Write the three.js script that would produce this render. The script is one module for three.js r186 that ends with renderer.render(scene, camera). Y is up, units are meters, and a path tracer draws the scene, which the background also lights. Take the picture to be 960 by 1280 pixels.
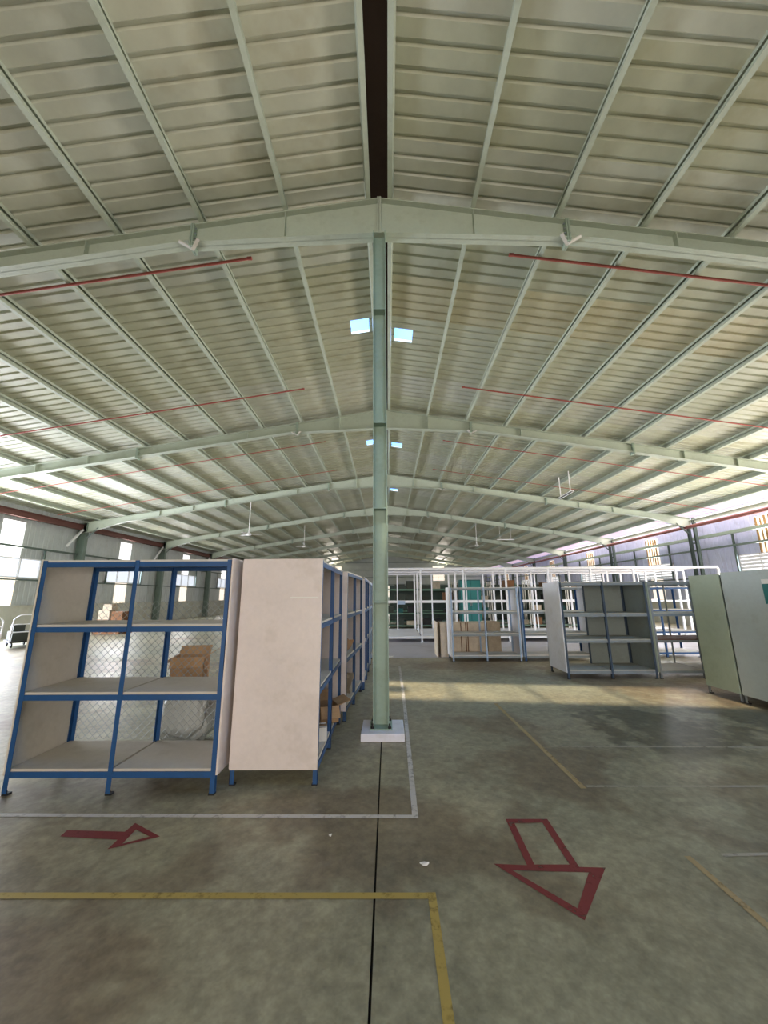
import * as THREE from 'three';
import { RectAreaLightUniformsLib } from 'three/addons/lights/RectAreaLightUniformsLib.js';
import { Sky } from 'three/addons/objects/Sky.js';
import { mergeGeometries } from 'three/addons/utils/BufferGeometryUtils.js';
RectAreaLightUniformsLib.init();

// ───────────────────────── camera, sky, sun, exposure ─────────────────────────
const scene = new THREE.Scene();
const camera = new THREE.PerspectiveCamera(2 * Math.atan(640 / 480) * 180 / Math.PI, 0.75, 0.05, 400);
const EYE = 1.6, YAW = 0.48 * Math.PI / 180, PITCH = Math.atan(105 / 480), ROLL = -0.35 * Math.PI / 180;
camera.position.set(0, EYE, 0);
camera.rotation.set(PITCH, YAW, ROLL, 'YXZ');
scene.add(camera);
const renderer = new THREE.WebGLRenderer();
renderer.toneMapping = THREE.LinearToneMapping;
renderer.toneMappingExposure = 1.1;
renderer.shadowMap.enabled = true;

const sunDir = new THREE.Vector3(0.04, 1, 0.75).normalize()   // high sun, from behind;
const sky = new Sky();
sky.name = 'sky';
sky.scale.setScalar(300);
sky.material.uniforms.turbidity.value = 3;
sky.material.uniforms.rayleigh.value = 1.6;
sky.material.uniforms.sunPosition.value.copy(sunDir);
scene.add(sky);
scene.environmentIntensity = 1.0;
const sun = new THREE.DirectionalLight(0xfff1dc, 5.2);
sun.position.copy(sunDir).multiplyScalar(80).add(new THREE.Vector3(0, 0, -26));
sun.target.position.set(0, 0, -26);
sun.castShadow = true; sun.shadow.radius = 3;   // hazy sun
Object.assign(sun.shadow.camera, { left: -60, right: 60, top: 60, bottom: -60, near: 1, far: 200 });
sun.shadow.mapSize.set(2048, 2048);
scene.add(sun, sun.target);

// daylight levels of the openings (radiance), added side doorways included
const L_STRIP_W = 17, L_STRIP_E = 17, L_WINDOW = 17, L_EAVE = 4, L_GABLE = 14, L_ADDED_DOOR_E = 24, L_ADDED_DOOR_W = 32, L_DOOR_S = 6;
const areaLight = (x, y, z, w, h, tx, ty, tz, L, color = 0xffffff) => {
  const l = new THREE.RectAreaLight(color, L, w, h);
  l.position.set(x, y, z); l.lookAt(tx, ty, tz); scene.add(l); return l;
};

// ───────────────────────── helpers ─────────────────────────
let seed = 7;
const rnd = () => { seed = (seed * 1664525 + 1013904223) >>> 0; return seed / 4294967296; };
const taken = {};
const numbered = (n) => { const k = taken[n] = (taken[n] ?? -1) + 1; return k ? n + '_' + String(k).padStart(3, '0') : n; };
function uvMetres(g, s = 1, ox = 0, oy = 0) {
  if (g.index) g = g.toNonIndexed();
  const p = g.attributes.position, n = g.attributes.normal, uv = new Float32Array(p.count * 2);
  for (let i = 0; i < p.count; i++) {
    const ax = Math.abs(n.getX(i)), ay = Math.abs(n.getY(i)), az = Math.abs(n.getZ(i));
    let a, b;
    if (ay >= ax && ay >= az) { a = p.getX(i); b = p.getZ(i); } else if (ax >= az) { a = p.getZ(i); b = p.getY(i); } else { a = p.getX(i); b = p.getY(i); }
    uv[i * 2] = a * s + ox; uv[i * 2 + 1] = b * s + oy;
  }
  g.setAttribute('uv', new THREE.BufferAttribute(uv, 2));
  return g;
}
const clean = (g) => { const o = g.index ? g.toNonIndexed() : g; for (const k of Object.keys(o.attributes)) if (!['position', 'normal', 'uv'].includes(k)) o.deleteAttribute(k); return o; };
const merge = (a) => uvMetres(a.length === 1 ? clean(a[0]) : mergeGeometries(a.map(clean)));
const bx = (x0, x1, y0, y1, z0, z1) => new THREE.BoxGeometry(Math.abs(x1 - x0), Math.abs(y1 - y0), Math.abs(z1 - z0)).translate((x0 + x1) / 2, (y0 + y1) / 2, (z0 + z1) / 2);
const cyl = (a, b, r, seg = 8) => {
  const A = new THREE.Vector3(...a), B = new THREE.Vector3(...b), d = B.clone().sub(A), L = d.length();
  const g = new THREE.CylinderGeometry(r, r, L, seg);
  g.applyQuaternion(new THREE.Quaternion().setFromUnitVectors(new THREE.Vector3(0, 1, 0), d.normalize()));
  return g.translate((A.x + B.x) / 2, (A.y + B.y) / 2, (A.z + B.z) / 2);
};
const bar = (a, b, w, h) => {   // rectangular bar between two points
  const A = new THREE.Vector3(...a), B = new THREE.Vector3(...b), L = A.distanceTo(B);
  const m = new THREE.Matrix4().lookAt(B, A, new THREE.Vector3(0, 1, 0.001));
  return new THREE.BoxGeometry(w, h, L).applyMatrix4(m).translate((A.x + B.x) / 2, (A.y + B.y) / 2, (A.z + B.z) / 2);
};
function mesh(name, geo, mat, parent = scene) {
  const m = new THREE.Mesh(Array.isArray(geo) ? merge(geo) : geo, mat);
  m.name = parent === scene ? numbered(name) : name;
  m.castShadow = m.receiveShadow = true;
  parent.add(m); return m;
}
function thing(name, label, category, pos = [0, 0, 0], turn = 0, group) {
  const g = new THREE.Group(); g.name = numbered(name); g.position.set(...pos); g.rotation.y = turn;
  g.userData = { label, category }; if (group) g.userData.group = group; scene.add(g); return g;
}
const tag = (o, label, category, group) => { Object.assign(o.userData, { label, category }); if (group) o.userData.group = group; return o; };
const struct = (o, label) => { o.userData.kind = 'structure'; if (label) o.userData.label = label; return o; };
const sgroup = (name, label) => { const g = new THREE.Group(); g.name = name; scene.add(g); return struct(g, label); };

// pixel of the photograph -> point on the floor / a plane
const camM = new THREE.Matrix4().makeRotationFromEuler(camera.rotation);
const ray = (u, v) => new THREE.Vector3((u - 480) / 480, -(v - 640) / 480, -1).applyMatrix4(camM);
const onFloor = (u, v, y = 0) => { const d = ray(u, v), t = (y - EYE) / d.y; return [d.x * t, y, d.z * t]; };
const onZ = (u, v, z) => { const d = ray(u, v), t = z / d.z; return [d.x * t, EYE + d.y * t, z]; };

// ───────────────────────── textures ─────────────────────────
function lattice(n, s) { const a = new Float32Array(n * n); let q = (s * 2654435761) >>> 0; for (let i = 0; i < a.length; i++) { q = (q * 1664525 + 1013904223) >>> 0; a[i] = q / 4294967296; } return a; }
function tileNoise(N, cells, s) {   // one periodic octave, N x N
  const L = lattice(cells, s), out = new Float32Array(N * N), sm = (t) => t * t * (3 - 2 * t), xi = new Int32Array(N), xf = new Float32Array(N);
  for (let i = 0; i < N; i++) { const f = i / N * cells; xi[i] = Math.floor(f); xf[i] = sm(f - xi[i]); }
  for (let j = 0; j < N; j++) {
    const r0 = xi[j] * cells, r1 = ((xi[j] + 1) % cells) * cells, fy = xf[j];
    for (let i = 0; i < N; i++) {
      const a = xi[i], b = (a + 1) % cells, fx = xf[i];
      out[j * N + i] = (L[r0 + a] * (1 - fx) + L[r0 + b] * fx) * (1 - fy) + (L[r1 + a] * (1 - fx) + L[r1 + b] * fx) * fy;
    }
  }
  return out;
}
function fbm(N, base, oct, s, gain = 0.55) {
  const out = new Float32Array(N * N); let amp = 1, sum = 0;
  for (let o = 0; o < oct; o++) { const t = tileNoise(N, Math.min(base << o, N), s + o * 17); for (let i = 0; i < out.length; i++) out[i] += t[i] * amp; sum += amp; amp *= gain; }
  for (let i = 0; i < out.length; i++) out[i] /= sum;
  return out;
}
function texture(N, fn, srgb = true, rx = 1, ry = 1) {
  const d = new Uint8Array(N * N * 4), c = [0, 0, 0];
  for (let j = 0, k = 0; j < N; j++) for (let i = 0; i < N; i++, k += 4) { fn(j * N + i, c, i, j); d[k] = Math.max(0, Math.min(255, c[0])); d[k + 1] = Math.max(0, Math.min(255, c[1])); d[k + 2] = Math.max(0, Math.min(255, c[2])); d[k + 3] = 255; }
  const t = new THREE.DataTexture(d, N, N); t.wrapS = t.wrapT = THREE.RepeatWrapping; t.magFilter = THREE.LinearFilter; t.minFilter = THREE.LinearMipmapLinearFilter; t.generateMipmaps = true;
  if (srgb) t.colorSpace = THREE.SRGBColorSpace; t.repeat.set(rx, ry); t.needsUpdate = true; return t;
}
const sstep = (a, b, x) => { const t = Math.max(0, Math.min(1, (x - a) / (b - a))); return t * t * (3 - 2 * t); };

// floor: 16 m tile of stained, trodden concrete
const FT = 16;
const floorMap = (() => {
  const N = 2048, big = fbm(N, 4, 4, 11), mid = fbm(N, 24, 5, 23, 0.6), fine = fbm(N, 256, 4, 5, 0.8), st = fbm(N, 10, 6, 77, 0.62), tint = fbm(N, 6, 3, 131);
  return texture(N, (k, c, i, j) => {
    let v = 146 + (big[k] - 0.5) * 34 + (mid[k] - 0.5) * 40 + (fine[k] - 0.5) * 66;
    const stain = sstep(0.54, 0.68, st[k]);
    v *= 1 - 0.20 * stain;
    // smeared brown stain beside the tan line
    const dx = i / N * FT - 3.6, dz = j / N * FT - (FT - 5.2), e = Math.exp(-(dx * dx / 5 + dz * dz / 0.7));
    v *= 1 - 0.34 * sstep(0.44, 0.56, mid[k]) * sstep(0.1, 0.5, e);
    const t = (tint[k] - 0.5) * 34;
    c[0] = v * 1.0 + t * 0.5 + stain * 5; c[1] = v * 0.965 - t * 0.1 - stain * 2; c[2] = v * 0.80 - t * 0.4 - stain * 4;
  }, true, 1 / FT, 1 / FT);
})();
const floorRough = (() => { const N = 1024, a = fbm(N, 12, 5, 51, 0.6), b = fbm(N, 200, 2, 9, 0.7); return texture(N, (k, c) => { c[0] = c[1] = c[2] = 108 + (a[k] - 0.5) * 44 + (b[k] - 0.5) * 22; }, false, 1 / FT, 1 / FT); })();
// roof and wall sheets: dust film with streaks along the ribs (u runs across the ribs' length)
const sheetMap = (() => {
  const N = 1024, a = fbm(N, 5, 5, 201, 0.6), b = fbm(N, 40, 4, 202, 0.7), c2 = fbm(N, 3, 3, 203), s = fbm(N, 9, 5, 204, 0.6);
  return texture(N, (k, c) => {
    const v = 232 + (a[k] - 0.5) * 26 + (b[k] - 0.5) * 14, d = sstep(0.52, 0.70, s[k]) * 13, t = (c2[k] - 0.5) * 16;
    c[0] = v - d * 0.8 + t * 0.4; c[1] = v - d + t * 0.1 - 1; c[2] = v - d * 1.35 - t * 0.5 - 5;
  }, true, 1 / 6, 1 / 6);
})();
const grimeMap = (() => {
  const N = 512, a = fbm(N, 4, 5, 301, 0.6), b = fbm(N, 48, 3, 302, 0.7), s = fbm(N, 7, 5, 303, 0.62);
  return texture(N, (k, c) => { const v = 243 + (a[k] - 0.5) * 16 + (b[k] - 0.5) * 10, d = sstep(0.55, 0.75, s[k]) * 8; c[0] = v - d; c[1] = v - d * 1.1; c[2] = v - d * 1.4; }, true, 1 / 1.6, 1 / 1.6);
})();
const cardMap = (() => {
  const N = 512, a = fbm(N, 6, 5, 401, 0.6), b = fbm(N, 90, 3, 402, 0.8);
  return texture(N, (k, c, i) => { const v = 232 + (a[k] - 0.5) * 50 + (b[k] - 0.5) * 26 + ((i % 6) < 3 ? 3 : -3); c[0] = v; c[1] = v * 0.98; c[2] = v * 0.95; }, true, 1 / 0.8, 1 / 0.8);
})();
const wearMap = (() => { const N = 512, a = fbm(N, 40, 4, 501, 0.75), b = fbm(N, 6, 3, 502); return texture(N, (k, c) => { const w = sstep(0.24, 0.46, a[k] * 0.7 + b[k] * 0.3); c[0] = c[1] = c[2] = 135 + 110 * w; }, false, 1 / 1.5, 1 / 1.5); })();

// ───────────────────────── materials ─────────────────────────
const M = (color, roughness = 0.7, metalness = 0, o = {}) => new THREE.MeshStandardMaterial({ color, roughness, metalness, ...o });
const m2 = (color, r, me, o = {}) => M(color, r, me, { map: grimeMap, ...o });
const mat = {
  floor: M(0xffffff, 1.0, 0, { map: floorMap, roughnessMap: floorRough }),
  joint: M(0x1c1a17, 0.95),
  steel: m2(0xbcc6b4, 0.5), steelDark: m2(0xa3b5a3, 0.55), steelWall: m2(0x6f7f76, 0.6),
  eaveRed: m2(0x6b443d, 0.7), pipeRed: m2(0xa8554a, 0.6),
  roof: ['#cbcfbb', '#c5cab4', '#cfd3c3', '#c3c7b0', '#cacebf'].map((c) => M(c, 0.42, 0, { map: sheetMap, side: THREE.DoubleSide })),
  roofStain: ['#c7c5a8', '#cccaae'].map((c) => M(c, 0.5, 0, { map: sheetMap, side: THREE.DoubleSide })),
  ridge: m2(0x4a3a30, 0.8),
  wallSheet: ['#bcc2c2', '#b7bdbd', '#c1c7c8'].map((c) => M(c, 0.5, 0, { map: grimeMap, side: THREE.DoubleSide })),
  wallSheetR: ['#c6cbe6', '#c2c8e3', '#cacfe9'].map((c) => M(c, 0.5, 0, { map: grimeMap, side: THREE.DoubleSide })),
  masonry: M('#cfd0c8', 0.85, 0, { map: sheetMap }),
  concrete: M('#f0eff6', 0.8, 0, { map: grimeMap }),
  blue: m2(0x22548a, 0.42), blueDark: m2(0x234c76, 0.45),
  paleBlue: m2(0xa6bdd8, 0.45), grey: m2(0x8b9396, 0.5),
  board: m2(0xd2ccbf, 0.75), boardPale: m2(0xd8d5cc, 0.7), boardBrown: m2(0x6b4a3e, 0.75),
  panel: m2(0xeaded6, 0.55), panelCool: m2(0xeff0f7, 0.5), panelDusty: m2(0xe4ddce, 0.75), panelGreen: m2(0xb2bfa8, 0.5), panelMist: m2(0xc3cdc9, 0.5),
  wire: M(0x8d9490, 0.5, 0.3), chrome: M(0xd8d8d8, 0.3, 0.2),
  card: M('#c6a27a', 0.85, 0, { map: cardMap }), cardPale: M('#ece2d2', 0.85, 0, { map: cardMap }), cardDark: M('#7f5a3c', 0.9, 0, { map: cardMap }), cardGrey: M('#c4b8a4', 0.9, 0, { map: cardMap }),
  tape: M(0x8a6a4a, 0.4), paper: M(0xe9e6de, 0.8), sack: M('#c9cdc6', 0.55, 0, { map: grimeMap }),
  white: m2(0xeeeef0, 0.45), black: M(0x1b1b1c, 0.6), rubber: M(0x151515, 0.9),
  greenRack: m2(0x5d7a66, 0.5), darkStuff: M(0x33382f, 0.8), teal: M(0x1f6f6c, 0.6), tealDark: M(0x17514f, 0.6),
  yellow: M('#b09a52', 0.75, 0, { alphaMap: wearMap, transparent: true }), whiteLine: M('#cfcac2', 0.75, 0, { alphaMap: wearMap, transparent: true }), redPaint: M('#7d2f2f', 0.7, 0, { alphaMap: wearMap, transparent: true }), tanLine: M('#a8946c', 0.8, 0, { alphaMap: wearMap, transparent: true }),
  lampWhite: M(0xf2f2f0, 0.4),
  glowCool: M(0xe8eefc, 0.5, 0, { emissive: new THREE.Color(0.80, 0.87, 1.0), emissiveIntensity: 0.6 }),
  glowWhite: M(0xf6f6f6, 0.5, 0, { emissive: new THREE.Color(1, 0.99, 1.0), emissiveIntensity: 0.9 }),
  glowWarm: M(0xfff0de, 0.5, 0, { emissive: new THREE.Color(1, 0.88, 0.76), emissiveIntensity: 0.8 }),
  glowEave: new THREE.MeshPhysicalMaterial({ color: 0xffd6cc, roughness: 1, transmission: 0.26, thickness: 0, side: THREE.DoubleSide }),
  clearSheet: new THREE.MeshPhysicalMaterial({ color: 0xfffaf2, roughness: 0.02, transmission: 1, thickness: 0, side: THREE.DoubleSide }),
  rust: m2(0x9c7a50, 0.8), backGrey: m2(0x9ba59f, 0.7), boardGrey: m2(0xb3b1a4, 0.75), navy: m2(0x3b4c5e, 0.5), colGreen: m2(0x9bb2a1, 0.5), faintLine: M('#a5a092', 0.8, 0, { alphaMap: wearMap, transparent: true }), rackDark: m2(0x39443a, 0.8), paleFloor: M('#bdbbc4', 0.5, 0, { map: sheetMap }), maroon: m2(0x8f5850, 0.65), colDark: m2(0x55645d, 0.6),
  skyPane: new THREE.MeshPhysicalMaterial({ color: 0xbfdcff, roughness: 1, transmission: 0.95, thickness: 0 }),
  earth: M(0xb9ab94, 0.95),
};
mat.teal.map = null;

// ───────────────────────── building dimensions ─────────────────────────
const X0 = -0.09, SLOPE = 0.16, RIDGE = 7.85, BAY = 7.15, F0 = -5.03, NF = 8, HALF = 15.9;
const ZB = F0 + 2 * BAY, ZE = F0 - NF * BAY;            // back wall, far gable
const frames = Array.from({ length: NF }, (_, k) => F0 - k * BAY);
const yTop = (dx) => RIDGE - SLOPE * Math.abs(dx);       // top of the rafters
const ang = Math.atan(SLOPE);
const SHEET = 0.2;                                       // roof sheet over rafter top

// outside ground
mesh('ground_outside', [bx(-140, 140, -0.5, -0.06, -180, 120)], mat.earth).userData = { kind: 'structure', label: 'pale dry ground outside the shed' };

// floor: two slabs with a joint between
const floor = sgroup('floor', 'stained grey concrete warehouse floor');
const JX = -0.085;
{
  const slab = (x0, x1) => { const g = bx(x0, x1, -0.15, 0, ZE - 0.3, ZB + 0.3); return uvMetres(clean(g)); };
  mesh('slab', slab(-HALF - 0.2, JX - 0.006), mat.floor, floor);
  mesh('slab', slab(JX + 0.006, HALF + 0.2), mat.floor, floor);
  mesh('joint', [bx(JX - 0.006, JX + 0.006, -0.15, -0.02, ZE, ZB)], mat.joint, floor);
}

// roof sheets: ribs run down the slope
const PITCH_RIB = BAY / 30, SHEET_W = BAY / 6;
function sheetGeometry(xs, side, hole) {
  const prof = [];
  for (let r = 0; r < 5; r++) { const z = r * PITCH_RIB; prof.push([z, 0], [z + PITCH_RIB - 0.075, 0], [z + PITCH_RIB - 0.055, 0.034], [z + PITCH_RIB - 0.02, 0.034]); }
  prof.push([5 * PITCH_RIB, 0]);
  const pos = [], uv = [];
  for (let i = 0; i + 1 < xs.length; i++) for (let j = 0; j + 1 < prof.length; j++) {
    const [za, ya] = prof[j], [zb, yb] = prof[j + 1], zm = (za + zb) / 2;
    if (hole && i === 1 && zm > PITCH_RIB * 1.5 && zm < PITCH_RIB * 3.5) continue;
    const P = (x, z, y) => [X0 + side * x, RIDGE + SHEET + 0.003 - SLOPE * x + y, -z];
    const a = P(xs[i], za, ya), b = P(xs[i + 1], za, ya), c = P(xs[i + 1], zb, yb), d = P(xs[i], zb, yb);
    const q = side > 0 ? [a, b, c, a, c, d] : [a, c, b, a, d, c];
    for (const p of q) { pos.push(...p); uv.push(p[0], p[2]); }
  }
  const g = new THREE.BufferGeometry();
  g.setAttribute('position', new THREE.Float32BufferAttribute(pos, 3));
  g.setAttribute('uv', new THREE.Float32BufferAttribute(uv, 2));
  g.computeVertexNormals();
  return g;
}
const ceiling = sgroup('ceiling', 'ribbed metal roof sheeting seen from below, dusty grey green');
const EAVE_IN = 14.72, EAVE_OUT = 16.1;
{
  for (const side of [-1, 1]) {
    const plain = sheetGeometry([0.15, 0.31, 0.75, EAVE_IN], side, false), holed = sheetGeometry([0.15, 0.31, 0.75, EAVE_IN], side, true);
    const eave = sheetGeometry([EAVE_IN, EAVE_OUT], side, false);
    // variants with shifted grime
    const n = Math.round((ZB - ZE) / SHEET_W), shift = side < 0 ? 0.05 : 0.40;
    for (let k = -1; k < n; k++) {
      const z = ZB - shift - k * SHEET_W, inBay = ((F0 - z) / BAY % 1 + 1) % 1;
      const isHole = Math.abs((F0 - (z - SHEET_W / 2)) / BAY - Math.round((F0 - (z - SHEET_W / 2)) / BAY) - 0.44) < 0.084;
      let m = mat.roof[Math.floor(rnd() * mat.roof.length)];
      if (side > 0 && z < -6.3 && z > -7.6 && !isHole) m = mat.roofStain[k % 2 ? 0 : 1];
      const clear = side > 0 && Math.abs(z + 0.66) < 0.3;   // one clear sheet lets the sun in
      const s = mesh(clear ? 'clear_sheet' : 'roof_sheet', isHole ? holed : plain, clear ? mat.clearSheet : m, ceiling); s.position.z = z;

      const lit = side > 0 && z < -3.5;
      const e = mesh(lit ? 'translucent_sheet' : 'roof_sheet', eave, lit ? mat.glowEave : m, ceiling); e.position.z = z;
      if (isHole) {
        const xm = X0 + side * 0.53, p = mesh('skylight_pane', [new THREE.BoxGeometry(0.46, 0.006, 0.5)], mat.skyPane, ceiling);
        p.position.set(xm, RIDGE + SHEET + 0.045 - SLOPE * 0.53, z - PITCH_RIB * 2.5); p.rotation.z = -side * ang;
      }
    }
  }
  // ridge capping over the gap between the slopes
  const y = RIDGE + SHEET;
  mesh('ridge_cap', [bar([X0 - 0.42, y + 0.0, (ZB + ZE) / 2], [X0 - 0.421, y, (ZB + ZE) / 2 + 0.001], 0.001, 0.001), bx(X0 - 0.17, X0 - 0.155, y - 0.03, y + 0.16, ZE, ZB), bx(X0 + 0.155, X0 + 0.17, y - 0.03, y + 0.16, ZE, ZB), bx(X0 - 0.3, X0 + 0.3, y + 0.14, y + 0.16, ZE, ZB)], mat.ridge, ceiling);
}
areaLight(X0 + 15.4, RIDGE + SHEET - SLOPE * 15.4 - 0.06, F0 - 15, 30, 1.2, X0 + 15.4 - SLOPE * 2, RIDGE - SLOPE * 15.4 - 4, F0 - 15, L_EAVE, 0xfff2ec);

// purlins
{
  const t = 0.006, w = 0.034, h = 0.2, lip = 0.068;
  const poly = (s) => { const P = [[w, 0], [-w, 0], [-w, lip], [-w + t, lip], [-w + t, t], [w - t, t], [w - t, h - t], [-w + t, h - t], [-w + t, h - lip], [-w, h - lip], [-w, h], [w, h]].map(([x, y]) => new THREE.Vector2(x * s, y)); const S = new THREE.Shape(P); return new THREE.ExtrudeGeometry(S, { depth: ZB - ZE - 0.5, bevelEnabled: false, steps: 1 }); };
  const ord = ['first', 'second', 'third', 'fourth', 'fifth', 'sixth', 'seventh', 'eighth', 'ninth', 'tenth', 'eleventh', 'twelfth'];
  for (const side of [-1, 1]) {
    const g = uvMetres(clean(poly(side)));
    for (let k = 0; k < 12; k++) {
      const d = 0.17 + 1.32 * k, o = mesh('roof_purlin', g, mat.steel);
      o.position.set(X0 + side * d, yTop(d), ZE + 0.2); o.rotation.z = -side * ang;
      tag(o, `pale green purlin, ${ord[k]} down from the ridge above the ${side < 0 ? 'wire mesh shelves' : 'teal sign rack'}`, 'purlin', 'roof purlins');
    }
  }
}

// rafters
const frameOrd = ['first', 'second', 'third', 'fourth', 'fifth', 'sixth', 'seventh', 'eighth'];
const depthAt = (d) => d < 2.95 ? 0.68 - (0.68 - 0.34) * (d / 2.95) : d < 13.4 ? 0.30 : 0.30 + 0.25 * (d - 13.4) / 2.1;
function rafterPart(side, d0, d1, isWeb, isTop) {
  // profile polygon in (x, y) extruded in z
  const tf = 0.014, pts = [];
  const T = (d) => yTop(d), B = (d, e) => yTop(d) - depthAt(d + e);
  if (isWeb) pts.push([d0, T(d0)], [d1, T(d1)], [d1, B(d1, -1e-4)], [d0, B(d0, 1e-4)]);
  else if (isTop) pts.push([d0, T(d0)], [d1, T(d1)], [d1, T(d1) - tf], [d0, T(d0) - tf]);
  else pts.push([d0, B(d0, 1e-4) + tf], [d1, B(d1, -1e-4) + tf], [d1, B(d1, -1e-4)], [d0, B(d0, 1e-4)]);
  const S = new THREE.Shape(pts.map(([x, y]) => new THREE.Vector2(side * x, y)));
  const w = isWeb ? 0.012 : 0.18;
  return new THREE.ExtrudeGeometry(S, { depth: w, bevelEnabled: false }).translate(X0, 0, -w / 2);
}
frames.forEach((z, k) => {
  const place = k === 0 ? 'carried by the free standing steel column' : `${frameOrd[k]} rafter along from the one on the free standing column`;
  const g = thing('rafter_beam', k === 0 ? 'pale green deep tapered steel rafter carried by the free standing steel column' : `pale green tapered steel rafter, ${frameOrd[k]} frame counting from the free standing column`, 'roof beam', [0, 0, z], 0, 'roof rafters');
  for (const s of [-1, 1]) {
    const seg = [[0, 2.95], [2.95, 8.3], [8.3, 13.4], [13.4, 15.5]];
    mesh('web', seg.map(([a, b]) => rafterPart(s, a, b, true)), mat.steel, g);
    mesh('top_flange', seg.map(([a, b]) => rafterPart(s, a, b, false, true)), mat.steel, g);
    mesh('bottom_flange', seg.map(([a, b]) => rafterPart(s, a, b, false, false)), mat.steel, g);
    // splice plates with bolts, bottom bracket
    for (const d of [2.95, 8.3]) {
      const x = X0 + s * d, yt = yTop(d), dep = d < 3 ? 0.36 : 0.32;
      const sp = mesh('splice_plate', [bx(x - 0.028, x - 0.004, yt - dep - 0.05, yt + 0.01, -0.1, 0.1), bx(x + 0.004, x + 0.028, yt - dep - 0.05, yt + 0.01, -0.1, 0.1)], mat.steelDark, g);
      const bolts = [];
      for (let r = 0; r < 4; r++) for (const zz of [-0.06, 0.06]) bolts.push(cyl([x - 0.05, yt - 0.06 - r * 0.09, zz], [x + 0.05, yt - 0.06 - r * 0.09, zz], 0.013, 6));
      mesh('bolts', bolts, mat.grey, sp);
      if (d < 3) mesh('bracket', [bar([x - s * 0.02, yt - dep - 0.05, 0.02], [x + s * 0.17, yt - dep + 0.0, 0.12], 0.05, 0.02), bar([x, yt - dep - 0.06, 0.02], [x - s * 0.14, yt - dep + 0.02, 0.14], 0.05, 0.02)], mat.boardPale, g);
    }
    for (const d of [1.5, 4.62, 9.95, 11.65]) { const x = X0 + s * d; mesh('stiffener', [bx(x - 0.006, x + 0.006, yTop(d) - depthAt(d) + 0.014, yTop(d) - 0.014, -0.085, 0.085)], mat.steel, g); }
  }
  mesh('ridge_plate', [bx(X0 - 0.03, X0 - 0.004, RIDGE - 0.7, RIDGE + 0.01, -0.1, 0.1), bx(X0 + 0.004, X0 + 0.03, RIDGE - 0.7, RIDGE + 0.01, -0.1, 0.1)], mat.steel, g);
});

// side columns of the frames
function wallColumn(side, z, k) {
  const place = side < 0 ? 'cross shaped windows wall' : 'louvred wall';
  const g = thing('wall_column', side < 0 ? `grey green wall column with white knee brace, ${frameOrd[k]} frame counting from the free standing column` : `dark green wall column by rust streaked strips, ${frameOrd[k]} frame counting from the free standing column`, 'column', [X0 + side * 15.5, 0, z], 0, 'wall columns');
  const h = yTop(15.5) - 0.02, D = 0.2;
  if (side < 0) {
  mesh('flange', [bx(-D, -D + 0.014, 0, h, -0.1, 0.1)], mat.steelWall, g);
  mesh('flange', [bx(D - 0.014, D, 0, h, -0.1, 0.1)], mat.steelWall, g);
  mesh('web', [bx(-D + 0.014, D - 0.014, 0, h, -0.006, 0.006)], mat.steelWall, g);
  } else {
    for (const z of [-0.2, 0.2]) mesh('post', [bx(-0.07, 0.07, 0, h, z - 0.05, z - 0.04), bx(-0.07, 0.07, 0, h, z + 0.04, z + 0.05), bx(0.05, 0.07, 0, h, z - 0.04, z + 0.04)], mat.colDark, g);
    for (let y = 0.6; y < h; y += 1.15) mesh('lacing_plate', [bx(-0.02, 0.0, y, y + 0.08, -0.15, 0.15)], mat.colDark, g);
  }
  mesh('base_plate', [bx(-0.26, 0.26, 0, 0.02, -0.16, 0.16)], mat.steelWall, g);
  mesh('haunch', [bar([-side * 0.2, h - 0.75, 0], [-side * 0.75, h - 0.22, 0], 0.12, 0.014)], mat.steelWall, g);
  if (side < 0) mesh('knee_brace', [bar([0.05, h - 1.3, 0.95], [0.05, h - 0.35, 0.12], 0.08, 0.08)], mat.white, g);
}
frames.slice(1).forEach((z, k) => { wallColumn(-1, z, k + 1); wallColumn(1, z, k + 1); });

// ───────────────────────── side walls ─────────────────────────
const SILL = 1.30, WX = 15.82, PW = BAY / 7, Z_OFF = -0.2;
function ribbedWall(y0, y1, w = PW) {   // vertical ribs, a sheet w wide, running to -z, ribs towards +x
  const prof = [], n = 4, p = w / n;
  for (let r = 0; r < n; r++) { const z = r * p; prof.push([z, 0], [z + p - 0.09, 0], [z + p - 0.065, 0.016], [z + p - 0.025, 0.016]); }
  prof.push([w, 0]);
  const pos = [], uv = [];
  for (let j = 0; j + 1 < prof.length; j++) {
    const [za, xa] = prof[j], [zb, xb] = prof[j + 1];
    const a = [xa, y0, -za], b = [xb, y0, -zb], c = [xb, y1, -zb], d = [xa, y1, -za];
    for (const q of [a, b, c, a, c, d]) { pos.push(...q); uv.push(q[2], q[1]); }
  }
  const g = new THREE.BufferGeometry();
  g.setAttribute('position', new THREE.Float32BufferAttribute(pos, 3)); g.setAttribute('uv', new THREE.Float32BufferAttribute(uv, 2)); g.computeVertexNormals(); return g;
}
const WTOP = yTop(15.7) + SHEET;
const gFull = ribbedWall(SILL, WTOP), gLow = ribbedWall(SILL, 2.45), gHigh = ribbedWall(3.3, WTOP), gHead = ribbedWall(4.85, WTOP), gStripLo = ribbedWall(SILL, 2.45), gStripHi = ribbedWall(3.3, 4.85);
const gMid = ribbedWall(SILL, 4.85), gWin = ribbedWall(2.45, 3.3), gDoorHead = ribbedWall(3.7, WTOP);
let winNo = 0;
const DOOR_H = 3.7, addedDoorsOf = { '1': [[-5.23, -9.31], [-12.38, -14.42]], '-1': [[-9.31, -14.42]] };  // side doorways are added out of view to bring in more light
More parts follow.
